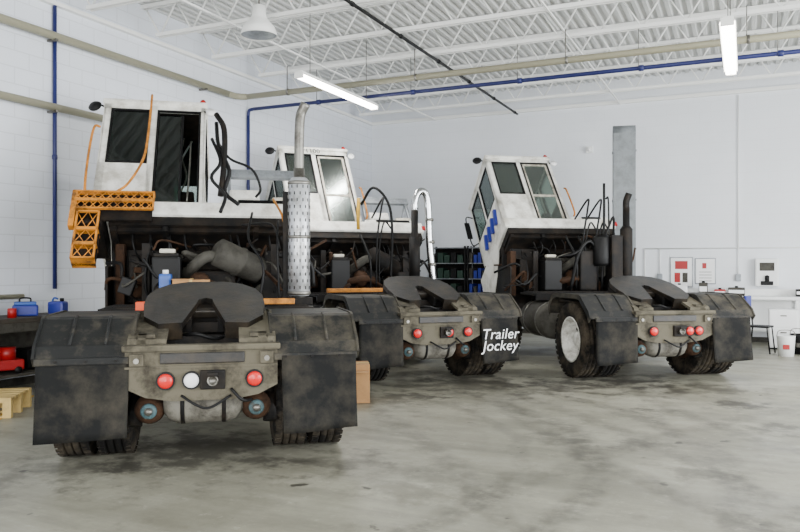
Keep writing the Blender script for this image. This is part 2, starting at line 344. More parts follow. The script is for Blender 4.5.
    m.lathe([(0,-.3),(.12,-.3),(.16,-.27),(.16,-.02),(.172,-.01),(.172,.02),(.16,.03),(.16,.27),(.12,.3),(0,.3)],(.30,2.25,1.55),(.75,.35,-.35),'grey' if o['seed']!=2 else 'dark',26)
    m.tube([(.12,2.2,1.6),(-.05,2.12,1.6),(-.2,2.2,1.48),(-.3,2.5,1.35)],.065,'grey',12)
    m.tube([(-.35,2.1,1.25),(-.1,2.0,1.3),(.1,2.05,1.25),(.2,2.2,1.1)],.055,'rust',12)
    m.lathe([(0,-.1),(.08,-.1),(.13,-.05),(.13,.05),(.08,.1),(0,.1)],(-.12,2.12,1.3),(1,0,0),'rust',20)
    m.lathe([(0,-.08),(.13,-.08),(.16,0),(.13,.08),(0,.08)],(.1,2.2,1.1),(0,1,0),'dark',20)
    m.bb(-.62,-.32,2.05,2.4,1.1,1.6,'black',.02); m.bb(-.6,-.34,2.07,2.38,1.6,1.64,'dark',.01)
    m.bb(-.55,-.38,2.15,2.25,1.64,1.69,'whited',.02)
    m.bb(.55,.9,2.2,2.6,1.05,1.4,'dark',.03)
    m.lathe([(0,0),(.09,0),(.09,.22),(.06,.26),(0,.26)],(-.8,2.5,1.15),(0,0,1),'rust',18)
    m.bb(-1.12,-.5,2.72,2.76,.75,1.85,'dark',.01); m.bb(.5,1.10,2.72,2.76,.75,1.75,'dark',.01); m.bb(-1.13,-1.10,2.3,3.7,.9,1.5,'dark',.01); m.bb(-1.1,1.1,3.62,3.66,.5,1.7,'dark',.01)
    m.bb(-.9,-.66,2.45,2.72,1.2,1.62,'dark',.03); m.bb(-1.05,-.95,2.5,2.7,1.0,1.75,'rust',.02)
    for s in (-1,1):
        arc=[(2.95+.62*math.cos(a),.51+.62*math.sin(a)) for a in [math.pi*i/10 for i in range(11)]]
        arc2=[(2.95+.59*math.cos(a),.51+.59*math.sin(a)) for a in [math.pi*i/10 for i in range(11)]]
        m.poly(arc+arc2[::-1],'x',s*.72,s*1.13,'dark')
        m.bb(s*.70,s*.73,2.35,3.75,.8,1.25,'dark')
        m.bb(s*.66,s*.74,2.25,2.33,1.0,1.75,'dark')
        m.cyl((s*.6,3.1,.95),(s*.6,2.75,1.75),.04,'steel' ,12); m.cyl((s*.6,3.2,.8),(s*.6,2.9,1.4),.06,'dark',12)
    m.bb(-1.12,1.12,3.78,3.9,.42,.8,'dark',.03); m.bb(-.7,.7,3.68,3.78,.6,1.0,'dark',.02)
    for i in range(60):
        p=Vector((rnd.uniform(-.95,.95),rnd.uniform(1.95,2.65),rnd.uniform(1.05,1.75)))
        q=p+Vector((rnd.uniform(-.45,.45),rnd.uniform(-.1,.4),rnd.uniform(-.5,.35))); q.z=max(q.z,1.0)
        mid=(p+q)/2+Vector((rnd.uniform(-.2,.2),rnd.uniform(-.15,.05),rnd.uniform(-.15,.2)))
        m.tube([p,mid,q],rnd.choice([.010,.012,.015,.02,.03]),rnd.choice(['black','black','dark','dark','grey','rust']),7)
    for i in range(16):
        p=Vector((rnd.uniform(-.9,.9),rnd.uniform(2.1,2.6),rnd.uniform(1.08,1.5)))
        if i%2: m.box(p,(rnd.uniform(.06,.16),.1,rnd.uniform(.06,.2)),rnd.choice(['dark','black','rust']),(0,rnd.uniform(-.4,.4),rnd.uniform(-.5,.5)),.012)
        else: m.lathe([(0,-.06),(.05,-.06),(.06,-.03),(.06,.05),(.03,.08),(0,.08)],p,(rnd.uniform(-1,1),rnd.uniform(-1,0),rnd.uniform(0,1)),rnd.choice(['dark','grey','rust']),14)
    m.done('engine_and_radiator',T)
    m=MB(); ex,ey=o['stack_xy']
    if o['stack']=='shield':
        m.cyl((ex,ey,.75),(ex,ey,2.55),.06,'steel',14)
        m.lathe([(.105,0),(.118,.02),(.118,1.22),(.08,1.27)],(ex,ey,1.18),(0,0,1),'alu',28,False)
        for k in range(16):
            for j in range(12):
                a=2*math.pi*j/12+(k%2)*.26; m.box((ex+.119*math.cos(a),ey+.119*math.sin(a),1.27+k*.072),(.004,.011,.034),'dark',(0,0,a))
        for zz in (1.22,1.82,2.40): m.lathe([(.114,0),(.124,.008),(.124,.035),(.114,.043)],(ex,ey,zz-.03),(0,0,1),'steel',24,False)
        m.tube([(ex,ey,2.42),(ex,ey,2.8),(ex+.005,ey,3.0),(ex+.02,ey,3.14),(ex+.07,ey-.03,3.25)],.052,'steel',14)
        m.tube([(ex,ey,.75),(ex-.05,ey+.1,.7),(ex-.3,ey+.6,.85)],.06,'rust',12)
        m.bb(ex-.14,ex+.14,ey-.06,ey+.2,1.08,1.16,'dark',.01); m.bb(ex-.17,ex-.12,ey,ey+.08,1.05,2.3,'dark')
    elif o['stack']=='curved':
        m.cyl((ex-.12,ey,.95),(ex-.12,ey,2.4),.055,'dark',16)
        m.cyl((ex-.12,ey,1.25),(ex-.12,ey,1.95),.085,'dark',16)
        m.tube([(ex-.12,ey,2.35),(ex-.12,ey,2.5),(ex-.07,ey,2.63),(ex+.01,ey,2.67),(ex+.08,ey,2.6),(ex+.11,ey,2.4),(ex+.13,ey,1.9),(ex+.18,ey,1.4),(ex+.22,ey,1.0)],.055,'chrome',14)
        for zz in (1.15,1.5,1.85,2.2): m.lathe([(.056,0),(.066,.01),(.066,.04),(.056,.05)],(ex+.13+(2.2-zz)*.06,ey,zz),(0,0,1),'steel',16,False)
    else:
        m.cyl((ex,ey,.9),(ex,ey,2.45),.055,'dark',14); m.lathe([(.06,0),(.1,.05),(.1,.95),(.06,1.0)],(ex,ey,1.15),(0,0,1),'dark',20)
        m.tube([(ex,ey,2.4),(ex,ey,2.55),(ex+.04,ey-.02,2.68)],.055,'dark',12)
        m.bb(ex-.3,ex-.1,ey-.1,ey+.15,1.1,2.0,'dark',.03); m.bb(ex-.75,ex-.45,ey+.1,ey+.3,1.1,1.75,'dark',.03)
        m.lathe([(0,0),(.13,0),(.15,.05),(.15,.45),(.1,.5),(0,.5)],(ex-.38,ey+.1,1.5),(0,0,1),'black',20)
    m.done('exhaust_stack',T)
    m=MB()
    for h in o['hoses']: m.tube(h[0],h[1],h[2],8)
    m.done('air_hoses',T)
    # tilting cab
    C=empty('tilted_cab',(0,o.get('hy',3.7),.97),(-math.radians(o['tilt']),0,0),T)
    m=MB(); wt=o['paint']; sx_=o['xs']; hh=o['hs']; br=o['br']
    m.bb(-1.15,br,-1.72,-.02,.12,.32,wt,.03)
    m.bb(-1.1,br-.05,-1.68,-.05,.0,.12,'dark')
    for xx in (-1.05,-.5,.5,1.0): m.bb(xx-.03,xx+.03,-1.66,-.06,-.07,.0,'dark')
    for yy in (-1.6,-1.1,-.6,-.15): m.bb(-1.05,br-.08,yy-.025,yy+.025,-.05,.0,'dark')
    m.bb(-.3,.3,-1.3,-.3,-.12,0,'dark',.03)
    for s,ed in ((-1,1.13),(1,br)): m.poly([(-1.15,.12),(-.02,.12),(-.02,-.60),(-.18,-.66),(-.45,-.40),(-.8,-.22)],'x',s*ed-.015,s*ed+.015,wt)
    m.bb(-1.13,br,-.04,0,-.5,.12,wt,.01)
    m.bb(.10,br-.06,-1.66,-.5,.32,.42,wt,.04)
    m.bb(.14,br-.1,-.5,-.12,.32,.4,wt,.03)
    for e in range(5): m.bb(.3,br-.2,-1.675,-1.66,.345+e*.012,.350+e*.012,'black')
    m.bb(br-.03,br+.03,-1.73,-1.70,.16,.24,'red_p',.005)
    for i in range(18):
        p=Vector((rnd.uniform(-1,.9),rnd.uniform(-1.6,-.8),-.06)); q=p+Vector((rnd.uniform(-.5,.5),rnd.uniform(.2,.7),0))
        m.tube([p,(p+q)/2+Vector((0,0,-.1)),q],.014,rnd.choice(['black','rust','dark']),6)
    for i in range(8):
        xx=rnd.uniform(-1,.9); m.tube([(xx,-1.55,-.02),(xx+.03,-1.5,-.2),(xx+rnd.uniform(-.2,.2),-1.2,-.35),(xx+rnd.uniform(-.2,.2),-1.0,-.6)],.012,'black',6)
    m.done('cab_base_and_hood',C)
    m=MB(); x0,x1,y0,y1,z0,z1=-1.15+sx_,.08+sx_,-1.62,-.3,.32,1.92+hh
    t=.035; zs=z1-.12; dl=x0+.62; xm=x0+.55
    m.bb(x0,dl,y0,y0+t,z0,1.0,wt,.01); m.bb(x0,x1,y0,y0+t,zs,z1,wt,.01)
    m.bb(x0,x0+.10,y0,y0+t+.03,z0,z1,wt,.012); m.bb(xm,xm+.10,y0,y0+t+.01,z0,z1,wt,.01); m.bb(x1-.07,x1,y0,y0+t+.03,z0,z1,wt,.012)
    def frame(xa,xb,za,zb,yy,w=.025,k='black'):
        m.bb(xa,xb,yy-.012,yy+.012,zb-w,zb,k); m.bb(xa,xb,yy-.012,yy+.012,za,za+w,k); m.bb(xa,xa+w,yy-.012,yy+.012,za,zb,k); m.bb(xb-w,xb,yy-.012,yy+.012,za,zb,k)
    frame(x0+.09,xm+.01,.99,zs+.01,y0)
    m.bb(x0+.1,xm,y0+.005,y0+.012,1.0,zs,o['glass'])
    frame(xm+.09,x1-.06,z0,zs+.01,y0)
    if o['door']:
        frame(xm+.11,x1-.08,z0+.02,zs-.01,y0+.02,.045,'whited'); m.bb(xm+.11,x1-.08,y0+.01,y0+.03,.95,1.0,'whited'); m.bb(xm+.13,x1-.1,y0+.015,y0+.022,1.0,zs-.04,o['glass']); m.bb(xm+.13,x1-.1,y0+.015,y0+.022,z0+.04,.95,o['glass'])
    else:
        m.bb(xm+.12,x1-.3,y0+.03,y0+.05,z0+.05,zs-.03,'glassd'); m.bb(x1-.30,x1-.27,y0+.03,y0+.06,z0+.05,zs-.03,'black')
    for xs,s in ((x0,1),(x1,-1)):
        xa,xb=(xs,xs+s*t)
        m.bb(xa,xb,y0,y1,z0,.95,wt,.01); m.bb(xa,xb,y0,y1,zs-.02,z1,wt,.01)
        for yy in (y0,-1.0,y1-.08): m.bb(xa,xb,yy,yy+.09,z0,z1,wt,.01)
        for ya,yb in ((y0+.09,-1.0),(-.91,y1-.08)):
            m.bb(xa+s*.008,xa+s*.014,ya,yb,.95,zs-.02,o['glass'])
            for q in (ya,yb-.02): m.bb(xa-s*.006,xb,q,q+.02,.95,zs-.02,'black')
            m.bb(xa-s*.006,xb,ya,yb,.95,.97,'black'); m.bb(xa-s*.006,xb,ya,yb,zs-.04,zs-.02,'black')
        m.bb(xb,xb+s*.01,y0+.03,y1,z0,.95,'dark')
    m.bb(x0,x1,y1-t,y1,z0,.75,wt,.01); m.bb(x0,x1,y1-t,y1,zs,z1,wt,.01)
    m.bb(x0,x0+.07,y1-t,y1,z0,z1,wt,.01); m.bb(x1-.07,x1,y1-t,y1,z0,z1,wt,.01)
    m.bb(x0+.07,x1-.07,y1-.02,y1-.012,.75,zs,'glassl'); m.bb(x0+.05,x1-.05,y1-.06,y1-.05,z0,.75,'dark')
    m.bb(x0-.02,x1+.02,y0-.04,y1+.05,z1-.02,z1+.04,wt,.02); m.bb(x0+.04,x1-.04,y0+.04,y1-.04,z1-.05,z1-.02,'dark' if not o['door'] else 'grey')
    m.bb(x0+.35,x0+.8,y0+.4,y1-.4,z1+.04,z1+.08,wt,.02)
    m.bb(x0+.03,x1-.03,y0+.03,y1-.03,z0,z0+.03,'dark')
    m.done('cab_shell',C)
    m=MB(); q=sx_
    m.bb(-.72+q,-.28+q,-1.1,-.65,.6,.74,'black',.05); m.box((-.5+q,-1.12,1.0),(.40,.12,.5),'black',(math.radians(8),0,0),.05); m.bb(-.60+q,-.40+q,-1.2,-1.08,1.27,1.42,'black',.04)
    m.bb(-.6+q,-.4+q,-1.0,-.75,.35,.6,'dark'); m.bb(-1.05+q,0+q,-.55,-.36,.5,.8,'black',.04)
    m.lathe([(.185,-.015),(.2,0),(.185,.015),(.17,0),(.185,-.015)],(-.5+q,-.62,1.05),(0,-.6,.8),'black',24,False); m.cyl((-.5+q,-.62,1.05),(-.5+q,-.5,.75),.03,'black',10)
    for a in (0,2.1,4.2): m.beam((-.5+q,-.62,1.05),(-.5+q+.18*math.cos(a),-.62+.14*math.sin(a),1.05+.11*math.sin(a)),.012,'black')
    m.bb(-.22+q,-.05+q,-1.3,-.6,.35,.85,'dark',.03)
    if not o['door']:
        m.bb(x0+.05,x1-.05,y1-.09,y1-.065,.32,1.35,'dark'); m.bb(x0+.05,x1-.05,y1-.5,y1-.06,zs-.14,zs-.02,'black',.02)
        m.tube([(-.1+q,-1.5,1.5),(-.1+q,-1.55,1.0),(-.12+q,-1.5,.5)],.012,'steel'); m.tube([(-.3+q,-1.3,.9),(-.2+q,-1.4,1.3),(-.1+q,-1.3,1.7)],.012,'alu')
        m.tube([(-.2+q,-1.3,1.75),(-.22+q,-1.35,1.4),(-.15+q,-1.3,1.1),(-.2+q,-1.35,.8)],.012,'steel')
    m.done('cab_seat_and_dash',C)
    m=MB()
    for h in o['rails']: m.tube(h,.015,'orange',8)
    m.tube([(x0+.05,-1.5,z1),(x0-.06,-1.5,z1+.07),(x0-.12,-1.52,z1+.05)],.012,'black'); m.lathe([(0,-.03),(.06,-.025),(.085,0),(.08,.012),(0,.015)],(x0-.13,-1.53,z1+.02),(.3,1,0),'black',20)
    m.lathe([(.045,0),(.045,.05),(.03,.09),(0,.1)],(x1-.04,y0+.02,z1+.03),(0,0,1),'red',14); m.lathe([(.06,0),(.06,.03),(0,.04)],(x1+.06,y0,z1-.12),(0,-1,0),'white_l',16); m.beam((x1-.02,y0,z1-.1),(x1+.06,y0,z1-.12),.012,'black')
    m.tube([(x0-.01,-.35,1.6),(x0-.12,-.3,1.65),(x0-.14,-.3,1.3),(x0-.12,-.3,.95),(x0-.01,-.35,.95)],.012,'black'); m.bb(x0-.19,x0-.09,-.33,-.3,1.1,1.5,'black',.01)
    m.done('handrails_mirrors_lamps',C)
    if o['rack']:
        m=MB()
        for xx in (.2,1.0): m.beam((xx,-1.5,.4),(xx,-1.5,1.0),.03,'galv')
        m.bb(.15,1.05,-1.53,-1.47,.9,1.0,'galv',.01); m.bb(.15,1.05,-1.53,-1.47,.98,1.02,'galv'); m.beam((1.0,-1.5,.95),(1.0,-.6,.45),.02,'galv')
        m.bb(.2,.55,-1.68,-1.3,.42,.56,wt,.03); m.bb(.7,.98,-1.6,-1.2,.42,.52,'whited',.02)
        m.done('headache_rack',C)
    if o['steps']:
        m=MB()
        def grate(x0,x1,z0,z1,y):
            m.bb(x0,x1,y-.015,y+.015,z1-.02,z1,'orange'); m.bb(x0,x1,y-.015,y+.015,z0,z0+.02,'orange'); m.bb(x0,x0+.02,y-.015,y+.015,z0,z1,'orange'); m.bb(x1-.02,x1,y-.015,y+.015,z0,z1,'orange')
            n=max(2,int((x1-x0)/.085))
            for i in range(n):
                a=x0+.01+i*(x1-x0-.02)/n; b=a+(x1-x0-.02)/n
                m.beam((a,y,z0+.01),(b,y,z1-.01),.0055,'orange'); m.beam((b,y,z0+.01),(a,y,z1-.01),.0055,'orange')
        grate(-1.48,-.62,.12,.25,-1.80); grate(-1.48,-.62,.25,.38,-1.80); m.bb(-1.46,-.64,-1.76,-1.73,.0,.36,'dark')
        m.bb(-1.48,-.62,-1.79,-1.72,.36,.38,'orange',.008); m.bb(-1.48,-1.2,-1.79,-1.1,.35,.37,'orange',.008)
        m.bb(-1.46,-1.16,-1.76,-1.1,-.05,.33,'dark',.02); m.bb(-1.49,-1.43,-1.81,-1.72,-.12,.38,'orange',.008)
        grate(-1.42,-1.18,-.55,-.35,-1.79); grate(-1.42,-1.18,-.35,-.15,-1.79); grate(-1.42,-1.18,-.15,.10,-1.79)
        for k in range(3):
            z=-.15-k*.2; m.bb(-1.42,-1.18,-1.80,-1.62,z,z+.02,'orange',.005)
        m.bb(-1.42,-1.18,-1.70,-1.66,-.55,.1,'dark')
        m.done('access_steps',C)
    return T,C
base_hoses=lambda dx:[([(dx,2.0,1.1),(dx,1.95,1.9),(dx+.05,1.9,2.4),(dx+.15,2.1,2.6),(dx+.1,2.5,2.3)],.016,'black'),([(dx+.06,2.0,1.1),(dx+.05,1.98,1.8),(dx+.12,1.95,2.2),(dx+.3,2.1,2.1)],.014,'black'),([(dx-.1,2.0,1.1),(dx-.12,1.95,1.6),(dx-.2,2.2,2.0)],.02,'black')]
T1,C1=truck('yard_tractor',5.52,-1.45,13,dict(seed=1,flap=(1.13,(.50,.56)),xs=-.17,hs=.1,br=1.06,lights=[(-.26,'red'),(-.08,'white_l'),(.37,'red')],rim='rimr',bar=(.0,.85),stack='shield',stack_xy=(.93,1.7),tilt=36,paint='white',glass='glassd',door=False,rack=True,steps=True,
  rails=[[(-1.34,-1.66,.40),(-1.39,-1.70,.5),(-1.40,-1.72,1.0),(-1.39,-1.68,1.5),(-1.33,-1.64,1.56)],[(-1.05,-1.74,.42),(-.92,-1.76,.55),(-.78,-1.76,.95),(-.75,-1.74,1.5),(-.75,-1.72,2.05),(-.76,-1.64,2.1)]],
  hoses=[([(.05,2.75,3.2),(.08,2.6,2.9),(.2,2.45,2.6),(.15,2.4,2.35),(.3,2.3,2.2)],.024,'black'),([(.05,2.7,3.0),(.2,2.5,2.75),(.45,2.4,2.62),(.55,2.4,2.4),(.5,2.45,2.3)],.015,'black'),([(.05,2.75,3.3),(.14,2.6,3.1),(.14,2.5,2.7),(.1,2.4,2.3)],.034,'dark'),([(.0,2.7,3.0),(.1,2.45,2.7),(.0,2.35,2.5),(.15,2.3,2.3),(.1,2.2,2.1)],.02,'black'),
   ([(.78,1.8,1.1),(.80,1.75,1.6),(.77,1.8,2.0),(.68,2.1,2.25)],.014,'orange'),([(-.6,2.3,1.0),(-.7,2.2,1.3),(-.65,2.3,1.8)],.016,'black'),([(.72,1.7,1.1),(.70,1.72,1.7),(.72,1.9,2.0)],.012,'black'),([(.5,1.7,1.1),(.55,1.72,1.5),(.4,1.9,1.8),(.45,2.2,2.1)],.014,'black')]))
T2,C2=truck('yard_tractor.001',9.4,.50,21,dict(seed=2,flap=(1.07,(.50,.54)),xs=0,hs=.08,br=1.1,lights=[(-.33,'red'),(.1,'red'),(.36,'red')],rim='rimr',bar=(-.9,.1),stack='curved',stack_xy=(.68,1.5),tilt=36,paint='white',glass='glassl',door=True,rack=True,steps=False,
  rails=[[(.14,-1.66,.42),(.15,-1.72,.5),(.15,-1.72,1.0),(.14,-1.68,1.1)]],hoses=base_hoses(.1)+[([(-.1,2.3,2.6),(-.12,2.25,2.3),(-.1,2.3,2.1)],.03,'yellow'),([(-1.1,1.7,1.1),(-1.12,1.8,1.8),(-1.0,2.1,2.4)],.018,'orange'),([(.3,1.9,1.1),(.32,1.85,2.0),(.25,1.85,2.5),(.05,2.0,2.75),(-.05,2.3,2.5)],.022,'black')]))
T3,C3=truck('yard_tractor.002',9.62,3.50,11,dict(seed=3,flap=(1.07,(.50,.52)),xs=.03,hs=.0,br=.85,lights=[(-.3,'red'),(.2,'red'),(.33,'red')],rim='rimw',bar=(.2,.7),stack='dark',stack_xy=(.68,1.8),tilt=40,paint='white',glass='glassl',door=True,rack=False,steps=False,
  rails=[[(.17,-1.66,.42),(.18,-1.72,.5),(.18,-1.72,1.0),(.17,-1.68,1.1)]],hoses=base_hoses(.0)+base_hoses(.22)+[([(.30,1.9,1.1),(.34,1.9,2.2),(.33,1.88,2.85)],.022,'black'),([(.42,1.9,1.1),(.42,1.9,2.5),(.36,1.88,2.6)],.014,'black'),([(-.2,2.0,1.1),(-.1,1.9,1.7),(.1,1.9,1.9),(.3,1.9,1.6)],.03,'black'),([(.1,2.0,1.4),(.3,1.85,1.9),(.5,1.9,2.3),(.55,2.0,1.9)],.02,'black')]))
text('flap_lettering','Trailer\nJockey',.185,'white_l',T2,(.80,-.82,.57),(math.pi/2,0,0),.2)
text('unit_number','T1100',.13,'black',C2,(-.6,-1.665,1.89),(math.pi/2,0,0))
m=MB()
for i in range(4): m.box((-1.15,-1.40+i*.22,.62),(.05,.07,.28),'blue',(math.radians(20),0,0))
m.done('side_lettering_stripes',C3)
m=MB(); m.bb(-.36,.0,1.4,1.7,1.10,1.36,'card',.004); m.bb(-.37,-.17,1.39,1.71,1.362,1.368,'card'); m.bb(-.2,-.17,1.395,1.71,1.1,1.37,'wood'); m.done('cardboard_carton',T1)
m=MB(); m.bb(-.50,-.38,1.5,1.7,1.10,1.42,'bluep',.02); m.cyl((-.44,1.6,1.42),(-.44,1.6,1.46),.03,'white_l',12); m.bb(-.62,-.48,.58,.68,1.02,1.18,'orange_p',.01); m.bb(-.62,-.40,.55,.72,.98,1.02,'dark'); m.done('fluid_jug',T1)
# ---------------- room
XL,XR,YB,YF,ZC=-8.3,7.0,16.4,-4.0,5.45
m=MB(); m.bb(XL-.2,XR+.2,YF-6,YB+.2,-.2,0,'floor'); m.done('floor')
m=MB(); m.bb(XL-.2,XL,YF,YB+.2,0,5.7,'wallL'); m.done('wall_left')
m=MB(); m.bb(XL,XR+.2,YB,YB+.2,0,5.7,'wallB'); m.done('wall_back')
m=MB()
for a,b in ((-2,0),(5.2,6.8),(12,YB)): m.bb(XR,XR+.2,a,b,0,5.7,'wallB')
m.bb(XR,XR+.2,YF,YB,4.3,5.7,'wallB'); m.bb(XR,XR+.2,YF,-2,0,5.7,'wallB'); m.done('wall_right')
m=MB()
for a,b in ((XL-.2,-7.3),(-2.2,-1.4),(4.6,XR+.2)): m.bb(a,b,YF-.2,YF,0,5.7,'wallB')
m.bb(XL,XR,YF-.2,YF,4.3,5.7,'wallB'); m.done('wall_front')
bm=bmesh.new(); prof=[]; x=XL; p=.15
while x<XR:
    prof+=[(x,ZC),(x+.055,ZC),(x+.075,ZC+.04),(x+.13,ZC+.04)]; x+=p
A=[bm.verts.new((a,YF-.2,z)) for a,z in prof]; B=[bm.verts.new((a,YB+.1,z)) for a,z in prof]
for i in range(len(A)-1): bm.faces.new((A[i],A[i+1],B[i+1],B[i]))
b=MB(); b._merge(bm,'deck'); b.bb(XL-.2,XR+.2,YF-.2,YB+.2,ZC+.06,ZC+.2,'deck'); b.done('ceiling')
m=MB(); yy=.9; zt,zb=ZC-.03,ZC-.50
while yy<YB:
    for s in (-.035,.035):
        m.bb(XL,XR,yy+s-.012,yy+s+.012,zt-.035,zt+.02,'ceilsteel'); m.bb(XL+.3,XR-.3,yy+s-.014,yy+s+.014,zb-.022,zb+.03,'ceilsteel')
    x=XL+.05
    while x<XR-.4:
        m.beam((x,yy,zt),(x+.3,yy,zb),.014,'ceilsteel'); m.beam((x+.3,yy,zb),(x+.6,yy,zt),.014,'ceilsteel'); x+=.6
    yy+=1.3
for xx in (-6.6,-2.4,2.2): m.bb(xx-.012,xx+.012,YF,YB,zb-.03,zb-.005,'ceilsteel')
m.done('trim_roof_joists')
m=MB(); m.bb(XL,XL+.08,YF,YB,zb-.02,zb+.03,'ceilsteel'); m.bb(XL,XR,YB-.08,YB,zb-.02,zb+.05,'ceilsteel'); m.done('trim_ledger')
m=MB(); m.bb(XL,XL+.015,YF,YB,0,.1,'grey'); m.done('baseboard_left')
m=MB(); m.bb(XL,XR,YB-.015,YB,0,.1,'grey'); m.done('baseboard_back')
# pipes
m=MB(); xw=XL+.12
m.tube([(xw,-2,4.5),(xw,10.6,4.5)],.055,'beige',10,0)
for y in (1,4,7,10): m.bb(XL+.01,xw+.05,y-.02,y+.02,4.43,4.46,'steel')
m.done('side_heating_pipe')
m=MB(); m.tube([(xw,10.6,4.5),(xw+.02,10.85,4.5),(xw+.15,10.95,4.5)],.055,'beige',10); m.tube([(xw+.1,10.95,4.5),(XR-.1,10.95,4.5)],.05,'beige',10,0)
x=xw+1
while x<XR: m.beam((x,10.95,4.5),(x,10.95,zb),.008,'steel'); m.lathe([(.05,0),(.06,.005),(.06,.035),(.05,.04)],(x,10.95,4.5),(1,0,0),'steel',12,False); x+=2.4
m.done('overhead_steam_pipe')
m=MB(); m.tube([(xw,-2,3.57),(xw,8.2,3.57)],.05,'beige',10,0); m.tube([(xw,8.2,3.57),(xw,8.35,3.57),(xw,8.4,3.45),(xw,8.4,1.4)],.045,'beige',10)
for y in (1,4,7): m.bb(XL+.01,xw+.05,y-.02,y+.02,3.50,3.53,'steel')
m.done('drain_pipe')
m=MB(); m.tube([(XL+.05,11.30,1.2),(XL+.05,11.30,4.25)],.03,'bluepipe',10,0); m.tube([(XL+.05,11.30,4.25),(XL+.07,11.30,4.34),(XL+.16,11.3,4.36)],.03,'bluepipe',10); m.done('air_drop_pipe')
m=MB(); m.tube([(XL+.16,11.3,4.36),(XR-.1,11.3,4.36)],.032,'bluepipe',10,0)
x=XL+1.5
while x<XR: m.lathe([(.035,0),(.045,.005),(.045,.07),(.035,.075)],(x,11.3,4.36),(1,0,0),'bluepipe',12,False); m.beam((x,11.3,4.36),(x,11.3,zb),.006,'steel'); x+=1.8
m.done('compressed_air_main')
m=MB(); m.tube([(XL+.035,7.08,1.2),(XL+.035,7.08,4.95)],.026,'bluepipe',10,0); m.lathe([(.026,0),(.034,.01),(.034,.06),(.026,.07)],(XL+.035,7.08,2.9),(0,0,1),'bluepipe',12,False)
m.done('water_riser')
m=MB(); m.tube([(-4.6,0,4.88),(-4.6,YB-.15,4.88)],.024,'black',8,0)
yy=1
while yy<YB: m.lathe([(.02,0),(.034,.005),(.034,.06),(.02,.065)],(-4.6,yy,4.88),(0,1,0),'black',10,False); yy+=1.5
m.done('gas_line')
m=MB(); m.tube([(XL+.04,2,1.12),(XL+.04,6.6,1.12)],.03,'beige',8,0); m.done('bench_conduit')
LX=(-5.8,-.18,4.6)
for i,x in enumerate(LX):
    m=MB(); y0,y1=9.15,11.55; z=4.22
    m.bb(x-.05,x+.05,y0,y1,z+.03,z+.08,'ceilsteel',.01)
    m.poly([(x-.05,z+.045),(x-.09,z+.02),(x-.085,z+.015),(x-.045,z+.035)],'y',y0,y1,'ceilsteel'); m.poly([(x+.05,z+.045),(x+.09,z+.02),(x+.085,z+.015),(x+.045,z+.035)],'y',y0,y1,'ceilsteel')
    for e in (y0+.3,y1-.3): m.beam((x,e,z+.08),(x,e,ZC-.01),.006,'steel')
    for s in (-.038,.038): m.cyl((x+s,y0+.03,z),(x+s,y1-.03,z),.028,'tube',10)
    for e in (y0,y1): m.bb(x-.07,x+.07,e-.012,e+.012,z-.03,z+.06,'ceilsteel')
    m.done('fluorescent_light' + ('' if i==0 else '.%03d'%i))
p=P(259,36,10.1)
m=MB(); m.lathe([(.04,.42),(.09,.40),(.1,.26),(.14,.2),(.21,.12),(.25,.0),(.245,.0),(.2,.11),(.12,.18),(0,.2)],(0,0,0),(0,0,1),'ceilsteel',28,False); m.lathe([(0,-.01),(.12,-.02),(.235,.015)],(0,0,0),(0,0,1),'galv',28,False); m.cyl((0,0,.4),(0,0,ZC-p.z),.012,'steel',8)
m.done('high_bay_lamp',None,p)
p=P(624,266,13.9)
m=MB(); m.bb(-.2,.2,-.15,.15,0,3.95,'duct',.01); m.lathe([(.15,-.2),(.15,.2)],(0,0,3.95),(1,0,0),'duct',24)
for z in (.9,1.8,2.7,3.6): m.bb(-.21,.21,-.16,.16,z,z+.03,'duct')
m.done('galvanised_duct',None,(p.x,p.y,0),(0,0,.2))
# ---------------- left side props
m=MB()
m.bb(-8.22,-7.6,3.4,6.9,.84,.90,'brownwood',.01)
for y in (3.5,5.1,6.8):
    for x in (-8.18,-7.66): m.bb(x-.03,x+.03,y-.03,y+.03,0,.84,'grey')
m.bb(-8.2,-7.64,3.45,6.85,.22,.25,'grey'); m.bb(-7.64,-7.6,3.4,6.9,.74,.84,'grey'); m.bb(-8.22,-8.2,3.45,6.85,.25,.84,'grey')
m.bb(-8.1,-7.8,6.3,6.7,.26,.5,'black',.02); m.bb(-8.15,-7.85,4.6,5.1,.26,.6,'dark',.02)
m.done('workbench')
m=MB(); m.bb(-.14,.14,-.1,.1,0,.13,'blue',.02); m.bb(-.12,.12,-.09,.09,.13,.17,'bluep',.01); m.tube([(-.06,0,.17),(-.05,0,.21),(.05,0,.21),(.06,0,.17)],.01,'black'); m.done('toolbox',None,(-7.85,6.3,.902),(0,0,.9))
m=MB(); m.bb(-.1,.1,-.08,.08,0,.16,'blue',.03); m.cyl((.05,0,.16),(.05,0,.20),.025,'black',10); m.tube([(-.07,0,.16),(-.05,0,.2),(.0,0,.19)],.012,'bluep'); m.done('fluid_bottle',None,(-7.8,6.73,.9),(0,0,.4))
m=MB(); m.lathe([(0,0),(.05,0),(.05,.1),(.04,.11),(0,.11)],(0,0,0),(0,0,1),'red_p',18); m.done('paint_can',None,(-7.72,6.02,.9))
m=MB(); m.bb(-.2,.2,-.12,.12,0,.08,'black',.02); m.bb(-.05,.12,-.05,.05,.08,.2,'steel',.01); m.bb(.12,.2,-.06,.06,.08,.18,'steel',.01); m.cyl((-.2,0,.13),(.2,0,.13),.012,'steel',8); m.done('bench_vise',None,(-7.85,5.65,.9),(0,0,.9))
m=MB(); m.bb(-.25,.25,-.12,.12,.04,.16,'red_p',.02); m.lathe([(0,0),(.09,0),(.09,.14),(0,.14)],(.1,0,.16),(0,0,1),'red_p',16); m.tube([(-.2,0,.1),(-.24,0,.3),(-.26,0,.45)],.016,'red_p')
